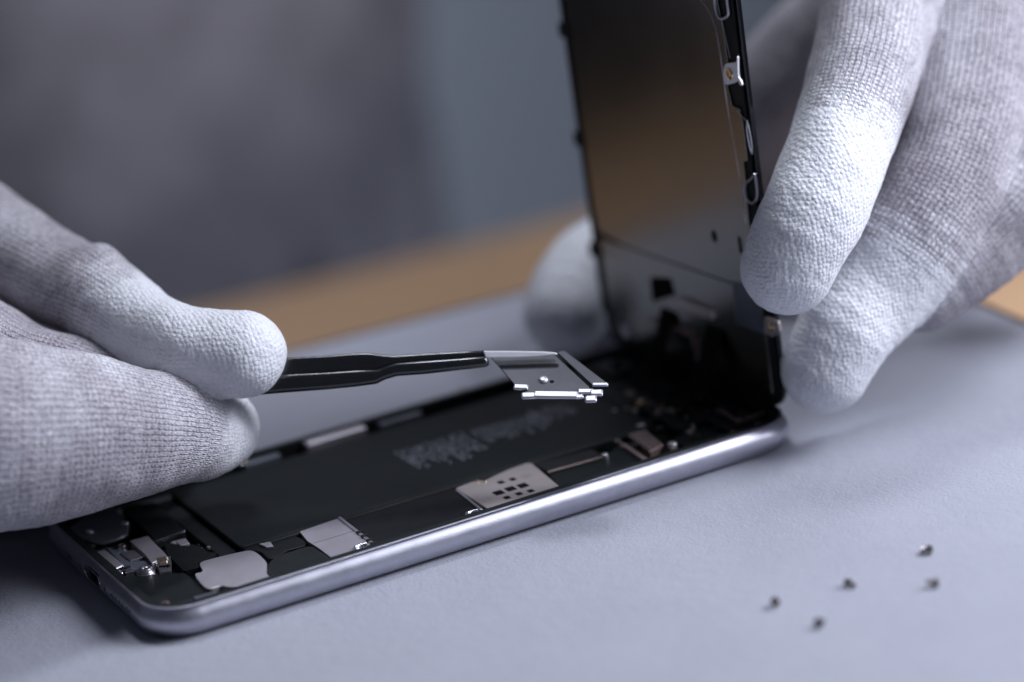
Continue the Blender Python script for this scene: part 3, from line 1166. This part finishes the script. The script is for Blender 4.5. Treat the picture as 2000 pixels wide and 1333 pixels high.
# edge steps beside the plate
for a, b in (((1060, 110), (1110, 340)), ((1150, 640), (1200, 700))):
    q = c6([a, b], .6)
    LB().tube([(q[0][0], q[0][1], .45), (q[1][0], q[1][1], .45)], .09, 5).build('edge_wire', 'steel', disp)
# outer bezel ridge
LB().tube([(1.0, -2, .0), (1.0, 125, .0)], .22, 8).build('bezel_ridge', 'black', disp, smooth=60)
LB().tube([(65.4, -2, .1), (65.4, 125, .1)], .5, 8).build('bezel_ridge', 'black', disp, smooth=60)
for h_ in (61, 37, 84, 12):
    LB().box(63.6, 67.2, h_ - 1.6, h_ + 1.6, -.2, .9).build('side_clip', 'dark', disp, bevel=.3)
w, h = lp(1395, 462, .45)
LB().prism([(w + .95 * math.cos(t) * 1.0, h + 1.35 * math.sin(t)) for t in [i * math.pi / 8 for i in range(16)]], .4, .46).build('hole', 'hole', back)
w, h = lp(1446, 480, .45)
LB().prism([(w - .5, h - 1.6), (w + .6, h - 1.6), (w + .6, h + 1.8), (w - .5, h + 1.8)], .4, .47).build('hole', 'hole', back)
# lower section: ear speaker, camera bracket, flex
LB().prism([(3, -6), (63, -6), (63, 15.2), (3, 15.2)], .0, .22).build('lower_shield', 'backplate', disp, bevel=.1)
LB().prism(c5([(1100, 435), (1155, 450), (1245, 560), (1262, 700), (1120, 650)], .6), .2, .6).build('side_plate', 'film', disp, bevel=.15)
LB().prism(c5([(690, 418), (775, 425), (800, 510), (700, 540)], .8), .2, .8).build('sensor_block', 'hole', disp, bevel=.2)
LB().prism(c5([(800, 528), (845, 520), (1000, 582), (1005, 628), (950, 618), (812, 562)], 1.0), .2, 1.0).build('speaker_plate', 'warm_shield', disp, bevel=.2)
q = c5([(670, 560), (690, 625), (780, 640), (900, 698), (925, 790), (940, 850)], 1.0)
st = LB()
for i in range(1, len(q) - 1):
    a, b = np.array(q[i]), np.array(q[i + 1])
    u_ = (b - a) / np.linalg.norm(b - a)
    w_ = np.array((-u_[1], u_[0])) * .95
    st.prism([tuple(a - u_ * .3), tuple(b + u_ * .3), tuple(b + w_), tuple(a + w_)], .25, .95 + .01 * i)
st.build('bent_strip', 'copper', disp, bevel=.1)
tb2 = LB().prism(c5([(1262, 612), (1330, 640), (1342, 690), (1300, 716), (1262, 690)], .9), .2, .9).build('screw_tab', 'warm_shield', disp, bevel=.15)
w, h = c5([(1296, 662)], 1)[0]
LB().lathe((w, h, .9), [(.9, 0), (.9, .2), (.6, .25), (.3, .05), (.05, .05)], 20).build('screw', 'gold', tb2, smooth=40)
w, h = c5([(565, 690)], 1)[0]
LB().lathe((w, h, .3), [(1.5, 0), (1.5, .5), (.9, .6), (.2, .4)], 20).build('screw', 'steel', disp, smooth=40)
# flex ribbons going down into the phone
for w0, w1 in ((18, 24), (36, 41)):
    a0, a1 = LX(w0, 4, .6), LX(w1, 4, .6)
    m_ = MB()
    path = [(0, 0, 0), (-1.8, 0, -5), (-3.6, 0, -9), (-6.5, 0, -11.8), (-11, 0, -13.2)]
    vs = []
    for dx, dy, dz in path:
        for a in (a0, a1):
            vs.append((a[0] + dx, a[1] + dy, a[2] + dz))
    for dx, dy, dz in path:
        for a in (a0, a1):
            vs.append((a[0] + dx + .15, a[1] + dy, a[2] + dz + .18))
    nn = len(path) * 2
    fs = []
    for i in range(len(path) - 1):
        k_ = i * 2
        fs += [(k_, k_ + 1, k_ + 3, k_ + 2), (nn + k_, nn + k_ + 2, nn + k_ + 3, nn + k_ + 1), (k_, k_ + 2, nn + k_ + 2, nn + k_), (k_ + 1, nn + k_ + 1, nn + k_ + 3, k_ + 3)]
    fs += [(0, nn, nn + 1, 1), (nn - 2, nn - 1, 2 * nn - 1, 2 * nn - 2)]
    m_.add(vs, fs).build('flex_cable', 'hole', disp, smooth=60)

# ------------------------------------------------------------------ tweezers and the metal plate
TD = 547.0
tw = empty('tweezers', tuple(D(560, 735, TD)), 'black coated tweezers with a bare steel tip, pinched between thumb and forefinger', 'tweezers')


def TX(px, py, n):
    """photo point at the tweezers' distance, pushed n mm towards the camera"""
    return D(px, py, TD) + BK * n


def tarm(top, bot, n0, n1, name):
    """flat bar seen from its side: outlines along the top and the bottom edge"""
    m_ = MB(xf=TX)
    m_.prism(top + bot[::-1], n0, n1)
    return m_.build(name, 'tweezer', tw, bevel=.8, segs=5, smooth=60)


up_top = [(380, 712), (560, 699), (640, 695), (700, 690), (722, 690), (745, 693), (770, 695), (830, 691), (900, 687), (944, 685), (952, 689)]
up_bot = [(380, 745), (560, 735), (640, 731), (700, 727), (738, 726), (752, 720), (775, 713), (830, 709), (900, 704), (944, 700), (953, 702)]
tarm(up_top, up_bot, -1.9, 1.0, 'upper_arm')
lo_top = [(380, 748), (560, 737), (640, 733), (700, 729), (738, 728), (752, 722), (775, 715), (830, 711), (900, 706), (944, 702), (954, 705)]
lo_bot = [(380, 782), (560, 767), (640, 761), (700, 755), (736, 750), (752, 742), (775, 735), (830, 731), (900, 723), (944, 718), (956, 716)]
lo_top = [(x, y - 6) for x, y in lo_top]
tarm(lo_top, lo_bot, -1.5, 2.3, 'lower_arm')
m_ = MB(xf=TX)
m_.prism([(944, 686), (1000, 686), (1060, 687), (1086, 689), (1090, 693), (1050, 697), (1000, 699), (948, 699)], .5, 1.5)
m_.build('tip', 'tip', tw, bevel=.18, segs=2)
m_ = MB(xf=TX)
for i in range(34):
    x = 958 + i * 3.7
    m_.prism([(x, 684.6), (x + 1.7, 684.6), (x + 1.7, 688.4), (x, 688.4)], -.6, 1.35)
m_.build('serration', 'steel', tw)
m_ = MB(xf=TX)
m_.tube([(942, 705, 1.6), (951, 709, 1.9), (958, 713, 1.6)], .5, 8)
m_.build('pin', 'bright', tw, smooth=60)

# plate: a real flat sheet tilted towards the camera
plate_root = empty('metal_bracket', tuple(D(1070, 740, 548)), 'small dark metal shield plate with bright tabs, held in the tweezer tip above the battery', 'metal plate')
pa, pb = D(955, 694, 549.0), D(1088, 690, 549.0)
pc = D(1012, 765, 540.0)
eu = (pb - pa) / np.linalg.norm(pb - pa)
ev = pc - pa
ev -= eu * (ev @ eu)
ev /= np.linalg.norm(ev)
en = np.cross(eu, ev)
if en @ BK < 0:
    en = -en


def PX(a, b, n):
    return pa + eu * a + ev * b + en * n


def pp(px, py):
    d = on_plane(px, py, en, en @ pa) - pa
    return (float(d @ eu), float(d @ ev))


PB = lambda: MB(xf=PX)
PB().prism([pp(*q) for q in ((958, 697), (1084, 694), (1152, 757), (1140, 766), (1030, 769), (1010, 757), (1000, 745))], -.25, .0).build('plate', 'plate', plate_root, bevel=.06)
PB().prism([pp(*q) for q in ((1087, 690), (1103, 688), (1186, 751), (1158, 756))], -.05, .35).build('folded_flange', 'plate', plate_root, bevel=.1)
w, h = pp(1061, 743)
PB().lathe((w, h, 0), [(1.0, 0), (.9, .35), (.5, .5), (.05, .52)], 20).build('rivet', 'plate_edge', plate_root, smooth=60)
w, h = pp(1078, 746)
PB().lathe((w, h, 0), [(.45, 0), (.45, .03)], 14).build('rivet', 'hole', plate_root)


def tab(a, b, r, mat='plate_edge', name='tab'):
    q0, q1 = pp(*a), pp(*b)
    d = (np.array(q1) - np.array(q0))
    d = d / np.linalg.norm(d)
    w_ = np.array((-d[1], d[0])) * r * 1.15
    a_, b_ = np.array(q0), np.array(q1)
    PB().prism([tuple(a_ - w_), tuple(b_ - w_), tuple(b_ + w_), tuple(a_ + w_)], -.1, .1 + r * .7).build(name, mat, plate_root, bevel=r * .62, segs=4, smooth=70)


tab((1003, 758), (1032, 759), .62)
tab((1018, 776), (1050, 775), .72)
tab((1042, 774), (1130, 775), .85)
tab((1128, 767), (1160, 767), .6)
tab((1152, 770), (1178, 770), .75)
tab((1142, 783), (1166, 782), .8)
tab((1126, 778), (1140, 776), .5)
tab((1156, 753), (1188, 753), .42)

# ------------------------------------------------------------------ loose screws on the tabletop
spos = [((1813, 1074), 20, 0, 'loose dark screw lying farthest from the phone edge, highest of the five'),
        ((1826, 1138), 75, 1, 'loose screw tipped up on its side, directly below the highest screw on the tabletop'),
        ((1657, 1138), 200, 0, 'loose dark screw lying in the middle of the scattered five on the tabletop'),
        ((1514, 1176), 140, 1, 'loose screw lying leftmost of the five, nearest to the phone rail'),
        ((1600, 1217), 300, 0, 'loose dark screw lying lowest of the five, closest to the photo bottom')]


def make_screw():
    root = empty('screw', (0, 0, 0))
    MB().lathe((0, 0, 0), [(1.05, 0), (1.15, .15), (1.15, .5), (.95, .72), (.55, .75), (.45, .35), (.02, .33)], 22).build('head', 'screw', root, smooth=40)
    prof = [(.3, -2.2)]
    for i in range(9):
        zz = -2.0 + i * .22
        prof += [(.42, zz), (.58, zz + .09), (.42, zz + .18)]
    prof.append((.5, 0))
    MB().lathe((0, 0, 0), prof, 16).build('threaded_shaft', 'screw', root, smooth=50)
    return root


proto = make_screw()
for i, ((px, py), az, up, lab) in enumerate(spos):
    if i == 0:
        r_ = proto
    else:
        r_ = proto.copy()
        COL.objects.link(r_)
        for chd in proto.children:
            c = chd.copy()
            COL.objects.link(c)
            c.parent = r_
    r_.scale = (.74, .74, .74)
    tag(r_, lab, 'screw', 'loose screws scattered on the tabletop')
    p = Z(px, py, .85)
    if up == 0:       # standing on its head's rim, leaning
        r_.rotation_euler = (math.radians(74), 0, math.radians(az))
        r_.location = (p[0] * S, p[1] * S, 0.9 * S)
    else:
        r_.rotation_euler = (math.radians(108), 0, math.radians(az))
        r_.location = (p[0] * S, p[1] * S, 0.86 * S)
